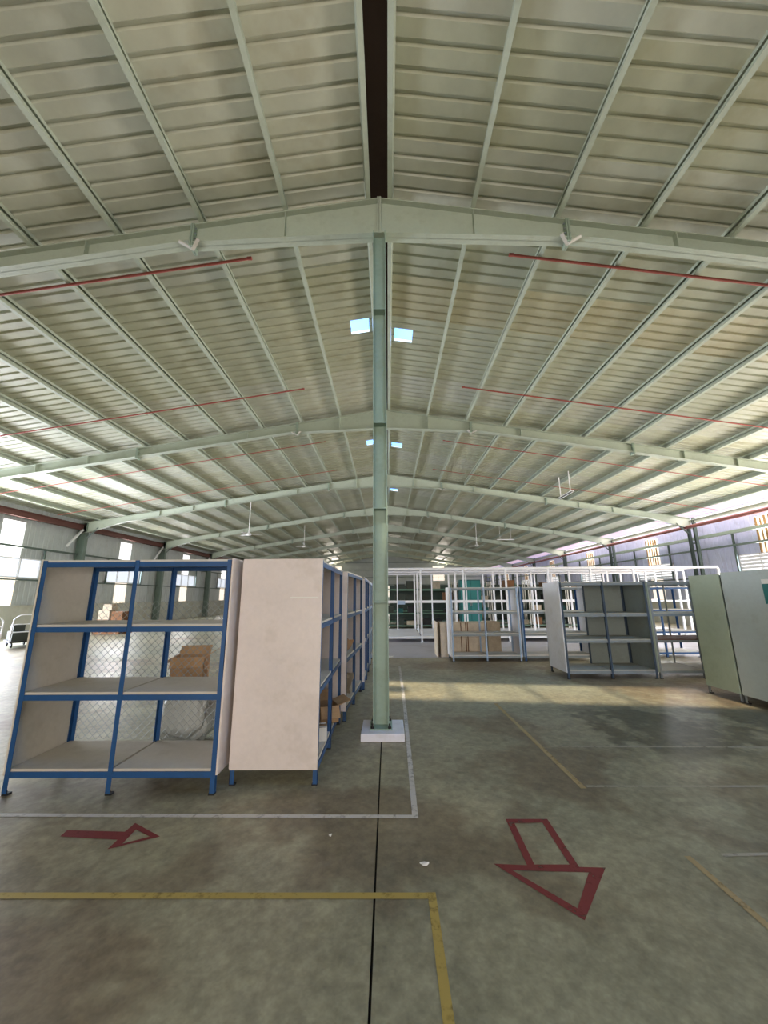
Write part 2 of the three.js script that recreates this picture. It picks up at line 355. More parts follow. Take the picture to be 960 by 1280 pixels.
for (const side of [-1, 1]) {
  const W = sgroup(side < 0 ? 'wall_left' : 'wall_right', side < 0 ? 'ribbed grey metal wall over a plastered plinth' : 'ribbed pale lavender metal wall over a plastered plinth');
  const ws = side < 0 ? mat.wallSheet : mat.wallSheetR;
  // plinth, broken by the added doorways
  {
    let z = ZB; const gs = [], cap = (a, b) => { const [p, q] = side < 0 ? [-WX - 0.18, -WX] : [WX, WX + 0.18]; gs.push(bx(p, q, 0, SILL, b, a), bx(p - 0.025, q + 0.025, SILL - 0.05, SILL, b, a)); };
    for (const [a, b] of addedDoorsOf[side]) { cap(z, a); z = b; }
    cap(z, ZE); mesh('plinth', gs, mat.masonry, W);
  }
  for (let b = -2; b < NF; b++) {
    const zb = F0 - b * BAY + Z_OFF;
    const isDoor = (z) => addedDoorsOf[side].some(([a, b2]) => z < a + 0.05 && z > b2 - 0.05);
    for (let i = 0; i < 7; i++) {
      const z = zb - i * PW, m = ws[Math.floor(rnd() * ws.length)];
      const put = (g, mm = m, name = 'wall_sheet', parent = W) => { const o = mesh(name, g, mm, parent); o.position.set(side * (WX + 0.06), 0, z); o.scale.x = side; return o; };
      if (isDoor(z - PW / 2)) { put(gDoorHead); continue; }
      if (i === 3) { put(gHead); } else if (i === 2 || i === 4) { put(gLow); put(gHigh); } else put(gFull);
    }
    if (b < 0) for (const i of [2, 3, 4]) { const o = mesh('wall_sheet', i === 3 ? gMid : gWin, ws[0], W); o.position.set(side * (WX + 0.06), 0, zb - i * PW); o.scale.x = side; }
    if (b < 0) continue;
    const dim = b < 3 ? 1 : b < 4 ? 0.6 : 0.28;   // window lights set weaker in deeper bays to darken the far roof
    // cross shaped window of the bay: light strip + horizontal window
    const zc = zb - 3.5 * PW; if ([0, -1, 1].some((q) => isDoor(zc + q * PW))) { for (const [i, g] of [[2, 0], [3, 1], [4, 0]]) { const z = zb - i * PW; if (isDoor(z - PW / 2)) continue; const o = mesh('wall_sheet', ribbedWall(g ? SILL : 2.45, g ? 4.85 : 3.3), ws[0], W); o.position.set(side * (WX + 0.06), 0, z); o.scale.x = side; } continue; }
    const w = sgroup('window_' + (++winNo), side < 0 ? 'translucent wall strip crossed by a low wide window' : 'rust streaked translucent wall strip crossed by louvres');
    const sg = (g, m) => { const o = mesh('translucent_sheet', g, m, w); o.position.set(side * (WX + 0.06), 0, zb - 3 * PW); o.scale.x = side; };
    sg(gStripHi, side < 0 ? mat.glowWhite : mat.glowWarm); sg(gStripLo, mat.glowWarm);
    const x = side * WX, hw = 1.5 * PW, Y0 = 2.45, Y1 = 3.3, fr = 0.05;
    const fx = (a, b2) => [Math.min(x + side * a, x + side * b2), Math.max(x + side * a, x + side * b2)];
    const [fa, fb] = fx(-0.02, 0.08);
    mesh('window_frame', [bx(fa, fb, Y0, Y0 + fr, zc - hw, zc + hw), bx(fa, fb, Y1 - fr, Y1, zc - hw, zc + hw), bx(fa, fb, Y0, Y1, zc - hw, zc - hw + fr), bx(fa, fb, Y0, Y1, zc + hw - fr, zc + hw), bx(fa, fb, Y0, Y1, zc - hw / 3 - fr / 2, zc - hw / 3 + fr / 2), bx(fa, fb, Y0, Y1, zc + hw / 3 - fr / 2, zc + hw / 3 + fr / 2)], mat.white, w);
    const [pa, pb] = fx(0.05, 0.06);
    for (let q = -1; q <= 1; q++) mesh('pane', [bx(pa, pb, Y0 + fr, Y1 - fr, zc + q * hw * 2 / 3 - hw / 3 + fr / 2, zc + q * hw * 2 / 3 + hw / 3 - fr / 2)], side < 0 ? mat.glowCool : mat.glowWhite, w);
    if (side > 0) {
      for (let q = 0; q < 5; q++) { const yy = Y0 + 0.12 + q * 0.15; mesh('louvre_blade', [new THREE.BoxGeometry(0.012, 0.11, 2 * hw - 0.1).rotateZ(0.6).translate(x - 0.02, yy, zc)], mat.white, w); }
      for (let q = 0; q < 5; q++) {
        const zz = zc + (q - 2) * PW / 5 + (rnd() - 0.5) * 0.06, ww = 0.025 + rnd() * 0.05, top = 4.75 + rnd() * 0.1;
        mesh('rusted_batten', [bx(x - 0.02, x + 0.02, Y1, top, zz - ww / 2, zz + ww / 2), bx(x - 0.03, x + 0.02, 4.3 + rnd() * 0.3, 4.45 + rnd() * 0.3, zz - ww * 0.8, zz + ww * 0.8)], mat.rust, w);
      }
    }
    const tx = -side, lx = side * (WX - 0.06);
    areaLight(lx, (3.3 + 4.85) / 2, zc, PW, 1.5, lx + tx, 4.0, zc, dim * (side < 0 ? L_STRIP_W : L_STRIP_E), 0xfffaf4);
    areaLight(lx, (SILL + 2.45) / 2, zc, PW, 1.1, lx + tx, 1.9, zc, dim * (side < 0 ? L_STRIP_W : L_STRIP_E), 0xffeedd);
    areaLight(lx, (Y0 + Y1) / 2, zc, 2 * hw - 0.1, 0.75, lx + tx, (Y0 + Y1) / 2, zc, dim * L_WINDOW, 0xe6edff);
  }
  // girts
  const gx = side * (WX - 0.09);
  mesh('girt', [bx(gx - 0.05, gx + 0.05, 3.72, 3.8, ZE, ZB)], side < 0 ? mat.colDark : mat.steelWall, W);
  mesh('girt', [bx(gx - 0.05, gx + 0.05, 2.34, 2.4, ZE, -14.5)], mat.colDark, W);
  if (side > 0) mesh('girt', [bx(gx - 0.14, gx + 0.02, 4.28, 4.3, ZE, ZB), bx(gx - 0.14, gx - 0.12, 4.3, 4.42, ZE, ZB)], mat.steelDark, W);
  // short posts between the girts beside each window
  for (let b = 1; b < NF; b++) for (const q of [-1.5, 1.5]) { const z = F0 - b * BAY + Z_OFF - 3.5 * PW + q * PW; mesh('window_post', [bx(gx - 0.03, gx + 0.03, 2.4, side < 0 ? 3.72 : 4.28, z - 0.04, z + 0.04)], mat.colDark, W); }
}
// eave beams
{
  const a = thing('eave_beam', 'maroon painted eave beam along the wall with cross shaped windows', 'beam', [-15.62, 0, 0]);
  mesh('flange', [bx(-0.1, 0.1, 4.98, 5.0, ZE, F0 + BAY)], mat.eaveRed, a); mesh('flange', [bx(-0.1, 0.1, 5.24, 5.26, ZE, F0 + BAY)], mat.eaveRed, a); mesh('web', [bx(0.0, 0.012, 5.0, 5.24, ZE, F0 + BAY)], mat.eaveRed, a);
  const b = thing('eave_strut', 'pale green eave strut under the glowing roof edge', 'beam', [15.35, 0, 0]);
  mesh('angle', [bx(-0.04, 0.04, 5.24, 5.26, ZE, F0 + BAY), bx(0.03, 0.04, 5.1, 5.24, ZE, F0 + BAY)], mat.steel, b);
  tag(mesh('fire_pipe', [cyl([15.15, 4.9, ZE], [15.15, 4.9, F0 + BAY], 0.085, 12)], mat.maroon), 'long red fire pipe running below the eave of the louvred wall', 'pipe');
}
// gables
function gable(z, name, label, holes) {
  const S = new THREE.Shape(); const e = WX + 0.1;
  S.moveTo(-e, 0); S.lineTo(e, 0); S.lineTo(e, yTop(e) + SHEET); S.lineTo(X0, RIDGE + SHEET + 0.1); S.lineTo(-e, yTop(e) + SHEET); S.closePath();
  for (const [x0, x1, y0, y1] of holes) { const h = new THREE.Path(); h.moveTo(x0, y0); h.lineTo(x0, y1); h.lineTo(x1, y1); h.lineTo(x1, y0); h.closePath(); S.holes.push(h); }
  const o = mesh(name, uvMetres(clean(new THREE.ExtrudeGeometry(S, { depth: 0.12, bevelEnabled: false }))), mat.wallSheet[0]); o.position.z = z; return struct(o, label);
}
const farHoles = [[7.2, 9.1, 3.9, 6.3], [7.2, 9.1, 1.4, 3.2], [-9.3, -7.4, 3.9, 6.3], [-9.3, -7.4, 1.4, 3.2], [-0.9, 0.7, 1.4, 3.2]];
gable(ZE - 0.12, 'wall_far', 'pale metal gable wall with bright openings', farHoles);
farHoles.forEach(([a, b, c, d], i) => {
  const w = sgroup('window_' + (++winNo), 'bright window in the far gable');
  mesh('pane', [bx(a, b, c, d, ZE - 0.08, ZE - 0.06)], mat.glowWarm, w);
  mesh('window_frame', [bx(a, b, c, c + 0.06, ZE - 0.06, ZE + 0.02), bx(a, b, d - 0.06, d, ZE - 0.06, ZE + 0.02), bx(a, a + 0.06, c, d, ZE - 0.06, ZE + 0.02), bx(b - 0.06, b, c, d, ZE - 0.06, ZE + 0.02), bx((a + b) / 2 - 0.02, (a + b) / 2 + 0.02, c, d, ZE - 0.06, ZE + 0.02)], mat.white, w);
  areaLight((a + b) / 2, (c + d) / 2, ZE + 0.05, b - a, d - c, (a + b) / 2, (c + d) / 2, ZE + 2, L_GABLE, 0xfff6e8);
});
for (let q = 0; q < 5; q++) mesh('girt', [bx(-WX, WX, 2.2 + q * 1.15, 2.26 + q * 1.15, 0.12, 0.2)], mat.steelWall, scene.getObjectByName('wall_far'));
gable(ZB, 'wall_back', 'metal gable wall with an open vehicle doorway', [[-4.5, 4.5, -0.01, 4.6]]);
areaLight(0, 2.3, ZB - 0.03, 9, 4.6, 0, 2.3, ZB - 2, L_DOOR_S, 0xfff1e6);
let doorNo = 0;
for (const side of [-1, 1]) for (const [a, b] of addedDoorsOf[side]) {
  areaLight(side * (WX - 0.02), DOOR_H / 2, (a + b) / 2, a - b, DOOR_H, 0, DOOR_H / 2, (a + b) / 2, side < 0 ? L_ADDED_DOOR_W : L_ADDED_DOOR_E, side < 0 ? 0xeef0ff : 0xfff2e6);  // area light in each added doorway, brightening floor and roof
  const d = sgroup('door_' + (++doorNo), 'added unseen open doorway with rolled up shutter');
  const p = side * WX, q0 = Math.min(p, p + side * 0.2), q1 = Math.max(p, p + side * 0.2);
  mesh('door_frame', [bx(q0, q1, 0, DOOR_H, a - 0.08, a), bx(q0, q1, 0, DOOR_H, b, b + 0.08)], mat.steelDark, d);
  mesh('rolled_shutter', [cyl([p + side * 0.28, DOOR_H + 0.1, a], [p + side * 0.28, DOOR_H + 0.1, b], 0.2, 16)], mat.grey, d);
}

// red rods across the purlins
{
  const rows = [[-5.66, 0.023, 'nearest the free standing column'], [-10.05, 0.02, 'midway between the first two rafters'], [-13.95, 0.016, 'just past the second rafter'], [-17.4, 0.014, 'just before the third rafter']];
  for (const [z, r, where] of rows) for (const s of [-1, 1]) {
    const a = 2.3, b = 15.3, y = (d) => yTop(d) - r - 0.005;
    const t = thing('cross_pipe', `red pipe under purlins ${where}, ${s < 0 ? 'wire mesh shelves' : 'teal sign'} side`, 'pipe', [0, 0, z], 0, 'red cross pipes');
    mesh('pipe', [cyl([X0 + s * a, y(a), 0], [X0 + s * b, y(b), 0], r, 8)], mat.pipeRed, t);
    mesh('end_cap', [cyl([X0 + s * (a - 0.03), y(a), 0], [X0 + s * (a + 0.05), y(a), 0], r * 1.3, 8)], mat.pipeRed, t);
  }
}

// ───────────────────────── free standing column ─────────────────────────
{
  const g = thing('steel_column', 'tall pale green steel column standing alone on a white plinth', 'column', [X0, 0, F0]);
  const w = 0.095, dpt = 0.13, H = RIDGE - 0.68;
  mesh('flange', [bx(-w, -w + 0.012, 0.1, H, -dpt, dpt)], mat.colGreen, g);
  mesh('flange', [bx(w - 0.012, w, 0.1, H, -dpt, dpt)], mat.colGreen, g);
  mesh('web', [bx(-w + 0.012, w - 0.012, 0.1, H, -0.02, 0.0)], mat.colGreen, g);
  for (const y of [1.52, 2.72, 3.93, 5.74]) mesh('stiffener', [bx(-w + 0.012, w - 0.012, y, y + 0.014, 0.0, dpt)], mat.colGreen, g);
  mesh('base_plate', [bx(-0.13, 0.13, 0.085, 0.1, -0.17, 0.17)], mat.colGreen, g);
  for (const x of [-0.1, 0.1]) for (const z of [-0.145, 0.145]) mesh('anchor_bolt', [cyl([x, 0.1, z], [x, 0.15, z], 0.012, 6), cyl([x, 0.1, z], [x, 0.118, z], 0.022, 6)], mat.black, g);
  const p = thing('column_plinth', 'low white painted concrete plinth under the steel column', 'plinth', [X0 + 0.02, 0, F0]);
  const S = new THREE.Shape(); S.moveTo(-0.235, -0.27); S.lineTo(0.235, -0.27); S.lineTo(0.235, 0.22); S.lineTo(-0.235, 0.22); S.closePath();
  mesh('block', [new THREE.ExtrudeGeometry(S, { depth: 0.07, bevelEnabled: true, bevelSize: 0.012, bevelThickness: 0.008, bevelSegments: 2 }).rotateX(-Math.PI / 2).translate(0, 0.008, 0)], mat.concrete, p);
}

// ───────────────────────── floor markings ─────────────────────────
function line(name, label, pts, w, m, group) {   // pts on the floor, straight strip of width w
  const gs = [];
  for (let i = 0; i + 1 < pts.length; i++) {
    const [a, b] = [pts[i], pts[i + 1]], dx = b[0] - a[0], dz = b[1] - a[1], L = Math.hypot(dx, dz);
    gs.push(new THREE.PlaneGeometry(L + w, w).rotateX(-Math.PI / 2).rotateY(-Math.atan2(dz, dx)).translate((a[0] + b[0]) / 2, 0.002 + i * 0.0006, (a[1] + b[1]) / 2));
  }
  return tag(mesh(name, gs, m), label, 'floor marking', group);
}
const fl = (u, v) => { const p = onFloor(u, v); return [p[0], p[2]]; };
line('floor_line', 'wide yellow painted floor line with a square corner', [[-6.5, fl(0, 1120)[1]], fl(540, 1120), [fl(540, 1120)[0] - 0.02, -0.6]], 0.045, mat.yellow);
line('floor_line', 'worn white painted floor line with a corner in front of the shelves', [[-6.5, fl(0, 1016)[1]], fl(519, 1021), [0.235, -6.0], [0.26, -9.5]], 0.045, mat.whiteLine);
line('floor_line', 'faint tan floor line running past the hollow red arrow toward the white rack', [fl(728, 984), fl(620, 880)], 0.05, mat.tanLine);
line('floor_line', 'worn tan floor line ending beside the hollow red arrow', [[1.86, -0.8], fl(862, 1073)], 0.04, mat.tanLine);
line('floor_line', 'faint pale floor line leading to the teal sign rack', [fl(690, 933), [7.5, -4.5]], 0.03, mat.faintLine);
line('floor_line', 'faint pale floor line crossing the dark stained floor', [fl(735, 983), [6.5, -3.7]], 0.03, mat.faintLine);
line('floor_line', 'short pale floor dash beside the worn tan line', [fl(905, 1069), fl(960, 1068)], 0.03, mat.faintLine);
function paintShape(name, label, outer, holes, m) {
  const f = ([u, v]) => { const p = onFloor(u, v); return new THREE.Vector2(p[0], -p[2]); };
  const S = new THREE.Shape(outer.map(f)); for (const h of holes) S.holes.push(new THREE.Path(h.map(f)));
  const g = new THREE.ShapeGeometry(S).rotateX(-Math.PI / 2).translate(0, 0.002, 0);
  return tag(mesh(name, [g], m), label, 'floor marking');
}
paintShape('floor_arrow', 'solid tailed red painted arrow pointing along the white line', [[75, 1046], [84, 1038], [156, 1040], [169, 1029], [200, 1046], [134, 1062], [147, 1050]], [[[170, 1037], [153, 1055], [187, 1046]]], mat.redPaint);
paintShape('floor_arrow', 'large hollow red outlined arrow painted on bare concrete', [[632, 1024], [684, 1024], [724, 1084], [757, 1085], [731, 1151], [617, 1080], [659, 1082]], [[[643, 1029], [678, 1028.5], [712, 1081], [668, 1081]], [[640, 1088], [736, 1091], [722, 1136]]], mat.redPaint);
tag(mesh('pale_floor_area', [bx(0.02, 12.3, 0, 0.003, -18.6, -10.75)], mat.paleFloor), 'pale grey floor area beneath the white frame rack', 'floor marking');  // thin flat slab, paler than the concrete around it
// scraps
{
  const scrap = (u, v, s, label) => { const p = onFloor(u, v), g = new THREE.IcosahedronGeometry(s, 1), q = g.attributes.position; for (let i = 0; i < q.count; i++) { const n = Math.sin(q.getX(i) * 300 + q.getZ(i) * 170) * 0.3 + 0.8; q.setXYZ(i, q.getX(i) * 1.5 * n, q.getY(i) * 0.35 * n + s * 0.45, q.getZ(i) * n); } g.computeVertexNormals(); const o = tag(mesh('paper_scrap', [g], mat.paper), label, 'litter'); o.position.set(p[0], 0.001, p[2]); o.rotation.y = u; };
  scrap(531, 1082, 0.022, 'small crumpled pale scrap near the yellow line corner');
  scrap(413, 1045, 0.012, 'tiny white scrap between the white line and yellow line');
  scrap(487, 823, 0.09, 'white crumpled bag lying on the floor by the steel column');
}

// ───────────────────────── shelving units ─────────────────────────
function shelfUnit(name, label, pos, turn, o) {
  const { bays = 2, bw, d, h, lv, post = mat.blue, beam = post, board = mat.board, left, right, back = [], pw = 0.04, group } = o;
  const g = thing(name, label, 'shelving', pos, turn, group), W = bays * bw;
  for (let i = 0; i <= bays; i++) for (const z of [0, -d]) {
    const x = i * bw, sx = i === bays ? -1 : 1, sz = z === 0 ? -1 : 1, x0 = i === 0 ? 0 : i === bays ? W : x - pw / 2;
    mesh('post', [bx(x0, x0 + sx * pw, 0.012, h, z, z + sz * 0.004), bx(x0, x0 + sx * 0.004, 0.012, h, z, z + sz * pw)], post, g);
    mesh('foot', [bx(x0, x0 + sx * (pw + 0.008), 0, 0.014, z, z + sz * (pw + 0.008)), bx(x0 + sx * 0.004, x0 + sx * pw, 0.014, 0.04, z + sz * 0.004, z + sz * 0.01)], mat.black, g.children[g.children.length - 1]);
  }
  for (const y of lv) {
    for (const z of [-0.006, -d + 0.006]) mesh('beam', [bx(0.004, W - 0.004, y - 0.05, y - 0.004, z - 0.004, z + 0.004), bx(0.004, W - 0.004, y - 0.012, y - 0.004, z, z + (z > -d / 2 ? -0.03 : 0.03))], beam, g);
    for (let i = 0; i < bays; i++) mesh('shelf_board', [bx(i * bw + 0.012, (i + 1) * bw - 0.012, y - 0.004, y + 0.016, -d + 0.014, -0.012)], typeof board === 'function' ? board(y, i) : board, g);
  }
  const pb = lv[0] - 0.03, pt = h + 0.012;
  if (left) mesh('side_panel', [bx(-0.018, -0.002, pb, pt, -d, 0)], left, g);
  if (right) mesh('side_panel', [bx(W + 0.002, W + 0.018, pb, pt, -d, 0)], right, g);
  back.forEach((m, i) => m && mesh('back_panel', [bx(i * bw + 0.01, (i + 1) * bw - 0.01, pb, h - 0.02, -d - 0.016, -d - 0.002)], m, g));
  return g;
}
// A: blue unit facing the camera with chain link mesh behind
const A = shelfUnit('shelving_unit', 'blue steel shelf unit with beige side panels and wire mesh across its back', [-3.22, 0, -3.58], 0,
  { bw: 0.885, d: 0.67, h: 1.94, lv: [0.18, 0.778, 1.348, 1.93], board: (y) => y > 1.9 ? mat.boardPale : mat.board, left: mat.panelDusty, right: mat.panel });
{
  const gs = [], W = 1.74, H0 = 0.2, H1 = 1.56, s = 0.076, z = -0.685;
  const n = Math.ceil((W + (H1 - H0)) / s);
  for (let i = 0; i < n; i++) for (const dir of [1, -1]) {
    // line x = x0 + dir * (y - H0)
    const c = dir > 0 ? -(H1 - H0) + i * s : i * s;
    let p = [[c, H0], [c + dir * (H1 - H0), H1]];
    if (dir > 0) { if (p[0][0] < 0) p[0] = [0, H0 - c]; if (p[1][0] > W) p[1] = [W, H0 + W - c]; } else { if (p[0][0] > W) p[0] = [W, H0 + c - W]; if (p[1][0] < 0) p[1] = [0, H0 + c]; }
    if (p[1][1] - p[0][1] < 0.02 || p[0][0] < -0.01 || p[0][0] > W + 0.01 || p[1][0] < -0.01 || p[1][0] > W + 0.01) continue;
    gs.push(cyl([p[0][0] + 0.015, p[0][1], z + dir * 0.0015], [p[1][0] + 0.015, p[1][1], z + dir * 0.0015], 0.0024, 4));
  }
  const o = mesh('wire_mesh', gs, mat.wire, A); o.userData.kind = 'stuff'; o.userData.label = 'grey chain link wire mesh';
}
// B: row of units running away, open towards the aisle
const lvB = [0.16, 0.775, 1.35, 1.93];
shelfUnit('shelving_unit', 'blue shelf unit with the wide cream end panel beside the wire mesh unit', [-0.625, 0, -3.74], Math.PI / 2, { bw: 0.83, d: 0.765, h: 1.945, lv: lvB, left: mat.panel, right: mat.panel, back: [mat.panel, mat.panel] });
shelfUnit('shelving_unit', 'blue shelf unit with torn cardboard, next along behind the wide cream end panel', [-0.56, 0, -5.46], Math.PI / 2 - 0.06, { bw: 0.83, d: 0.75, h: 1.92, lv: lvB, left: mat.panel, right: mat.panel, back: [mat.panel, mat.panel], post: mat.blueDark });
shelfUnit('shelving_unit', 'bright blue shelf unit, third along in the row behind the cream end panel', [-0.42, 0, -7.2], Math.PI / 2, { bw: 0.83, d: 0.7, h: 1.9, lv: lvB, left: mat.panel, right: mat.panel, back: [mat.panel, mat.panel] });
shelfUnit('shelving_unit', 'pale blue shelf unit, last in the row behind the cream end panel', [-0.42, 0, -8.95], Math.PI / 2, { bw: 0.83, d: 0.7, h: 1.9, lv: lvB, left: mat.panelCool, right: mat.panel, back: [mat.panel, mat.panel], post: mat.paleBlue });
// pale label strip on the cream end panel
tag(mesh('label_strip', [bx(onZ(363, 748, -3.72)[0], onZ(398, 748, -3.72)[0], 1.583, 1.597, -3.7215, -3.7195)], mat.paper), 'narrow white paper strip stuck on the wide cream end panel', 'label');
// C: row facing the camera across the aisle
const lvC = [0.15, 0.72, 1.22, 1.84];
shelfUnit('shelving_unit', 'grey shelf unit with white end panel and one backed bay across the aisle', [3.49, 0, -8.0], 0, { bw: 0.87, d: 0.8, h: 1.85, lv: lvC, post: mat.navy, beam: mat.grey, board: mat.boardGrey, left: mat.panelCool, right: mat.backGrey, back: [null, mat.backGrey] });
shelfUnit('shelving_unit', 'shelf unit with dark brown boards between the white ended unit and the teal sign rack', [5.28, 0, -8.0], 0, { bw: 0.87, d: 0.8, h: 1.85, lv: lvC, post: mat.grey, board: (y) => y > 0.5 && y < 1 ? mat.boardBrown : mat.boardGrey, left: mat.panelGreen, right: mat.backGrey });
// D: back to back rows at the side
shelfUnit('shelving_unit', 'shelf unit with plain pale green end panel backing onto the teal sign unit', [5.33 + 1.77, 0, -6.93], Math.PI, { bw: 0.885, d: 0.63, h: 1.90, lv: lvC, right: mat.panelGreen, left: mat.panelGreen, back: [mat.panelGreen, mat.panelGreen], post: mat.grey });
shelfUnit('shelving_unit', 'shelf unit with misty grey green end panel carrying the teal sign', [5.33, 0, -5.35], 0, { bw: 0.885, d: 0.91, h: 1.92, lv: lvC, right: mat.panelGreen, left: mat.panelMist, post: mat.grey });
for (let k = 1; k < 3; k++) {
  const g1 = shelfUnit('shelving_unit', k === 1 ? 'grey shelf unit next along from the plain pale green end panel unit' : 'grey shelf unit last along the row with the plain pale green end panel', [5.33 + 1.77 + k * 1.83, 0, -6.93], Math.PI, { bw: 0.885, d: 0.63, h: 1.90, lv: lvC, right: mat.panelGreen, left: mat.panelGreen, back: [mat.panelGreen, mat.panelGreen], post: mat.grey, group: 'units further along the teal sign rows' });
}
{ // teal sign on the end panel
  const t = thing('rack_sign', 'teal rack sign with white header on the misty grey green end panel', 'sign', [5.31, 0, -5.3]);
  mesh('plate', [bx(-0.006, 0, 1.46, 1.80, -0.29, -0.06)], mat.teal, t); mesh('header', [bx(-0.008, -0.006, 1.735, 1.80, -0.29, -0.06)], mat.paper, t); mesh('handle_hole', [bx(-0.004, 0.0, 1.34, 1.375, -0.27, -0.16)], mat.black, t);
}
// E: row further back
const lvE = [0.13, 0.65, 1.19, 1.785];
shelfUnit('shelving_unit', 'pale shelf unit with white end panel standing in front of the big cartons', [1.6, 0, -10.1], 0, { bw: 0.86, d: 0.66, h: 1.8, lv: lvE, post: mat.paleBlue, beam: mat.grey, board: mat.boardPale, left: mat.white, right: mat.panelCool });
shelfUnit('shelving_unit', 'blue posted shelf unit with white end panel next to the unit by the cartons', [3.40, 0, -10.1], 0, { bw: 0.86, d: 0.66, h: 1.8, lv: lvE, post: mat.blue, beam: mat.grey, board: mat.boardPale, left: mat.paleBlue, right: mat.white });
shelfUnit('shelving_unit', 'bright blue shelf unit seen through the brown boarded unit', [6.4, 0, -10.6], 0, { bw: 0.86, d: 0.66, h: 1.8, lv: lvE, post: mat.blue, beam: mat.blue, board: mat.boardPale, left: mat.panelCool });

// ───────────────────────── cartons, sacks ─────────────────────────
function carton(name, label, pos, turn, [w, h, d], m, o = {}) {
  const g = thing(name, label, 'box', pos, turn, o.group), t = 0.006;
  if (o.open) {
    mesh('body', [bx(-w / 2, w / 2, 0, t, -d / 2, d / 2), bx(-w / 2, -w / 2 + t, 0, h, -d / 2, d / 2), bx(w / 2 - t, w / 2, 0, h, -d / 2, d / 2), bx(-w / 2, w / 2, 0, h, d / 2 - t, d / 2), bx(-w / 2, w / 2, 0, h, -d / 2, -d / 2 + t)], m, g);
    const flap = (ax, s, len, wide, a, mm) => { const f = new THREE.BoxGeometry(ax ? len : wide, t, ax ? wide : len); f.translate(ax ? s * len / 2 : 0, 0, ax ? 0 : s * len / 2); if (ax) f.rotateZ(s * a); else f.rotateX(-s * a); f.translate(ax ? s * w / 2 : 0, h, ax ? 0 : s * d / 2); mesh('flap', [f], mm, g); };
    flap(true, 1, d * 0.5, d, o.open, m); flap(true, -1, d * 0.5, d, -0.7, m); flap(false, 1, d * 0.45, w, -1.0, m); flap(false, -1, d * 0.45, w, 0.8, m);
  } else {
    mesh('body', [bx(-w / 2, w / 2, 0, h, -d / 2, d / 2)], m, g);
    mesh('tape', [bx(-w / 2 - 0.001, w / 2 + 0.001, h, h + 0.0015, -0.03, 0.03), bx(-w / 2 - 0.0015, -w / 2, h - 0.1, h + 0.0015, -0.03, 0.03), bx(w / 2, w / 2 + 0.0015, h - 0.1, h + 0.0015, -0.03, 0.03)], mat.tape, g);
    mesh('flap_seam', [bx(-w / 2 + 0.01, w / 2 - 0.01, h - 0.004, h - 0.001, d / 2, d / 2 + 0.002)], mat.cardDark, g);
  }
  return g;
}
function sack(label, pos, [w, h, d], m, s) {
  const g = new THREE.IcosahedronGeometry(1, 5), p = g.attributes.position;
  for (let i = 0; i < p.count; i++) {
    let x = p.getX(i), y = p.getY(i), z = p.getZ(i);
    const k = (v) => Math.sign(v) * Math.pow(Math.abs(v), 0.6), n = 1 + 0.07 * Math.sin(x * 7 + s) * Math.cos(y * 6 + s * 2) + 0.05 * Math.sin(z * 11 + y * 9 + s) + 0.025 * Math.sin(x * 23 + y * 19);
    p.setXYZ(i, k(x) * w / 2 * n, Math.max(-h / 2, k(y) * h / 2 * n), k(z) * d / 2 * n);
  }
  g.computeVertexNormals();
  const o = mesh('sack', g, m); o.position.set(pos[0], pos[1] + h / 2, pos[2]); return tag(o, label, 'sack');
}
{
  const topOf = (o) => { o.geometry.computeBoundingBox(); return o.position.y + o.geometry.boundingBox.max.y; };
  const s1 = sack('large pale plastic sack on the floor behind the wire mesh unit', [-2.33, 0, -4.85], [0.56, 0.56, 0.46], mat.sack, 1);
  const s2 = sack('smaller crumpled pale sack beside the cream end panel row behind the mesh', [-1.74, 0, -4.88], [0.38, 0.34, 0.44], mat.sack, 3);
  carton('carton', 'open brown carton with spread flaps sitting on the large sack behind the mesh', [-2.36, topOf(s1), -4.85], 0.2, [0.36, 0.34, 0.28], mat.card, { open: 0.5 });
  const y2 = topOf(s2);
  carton('carton', 'dark brown carton resting on the smaller sack behind the mesh', [-1.76, y2, -4.9], 0.1, [0.36, 0.36, 0.34], mat.cardDark);
  carton('carton', 'tan carton topmost on the dark brown carton behind the mesh', [-1.72, y2 + 0.362, -4.92], -0.12, [0.28, 0.28, 0.24], mat.card, { open: 1.2 });
}
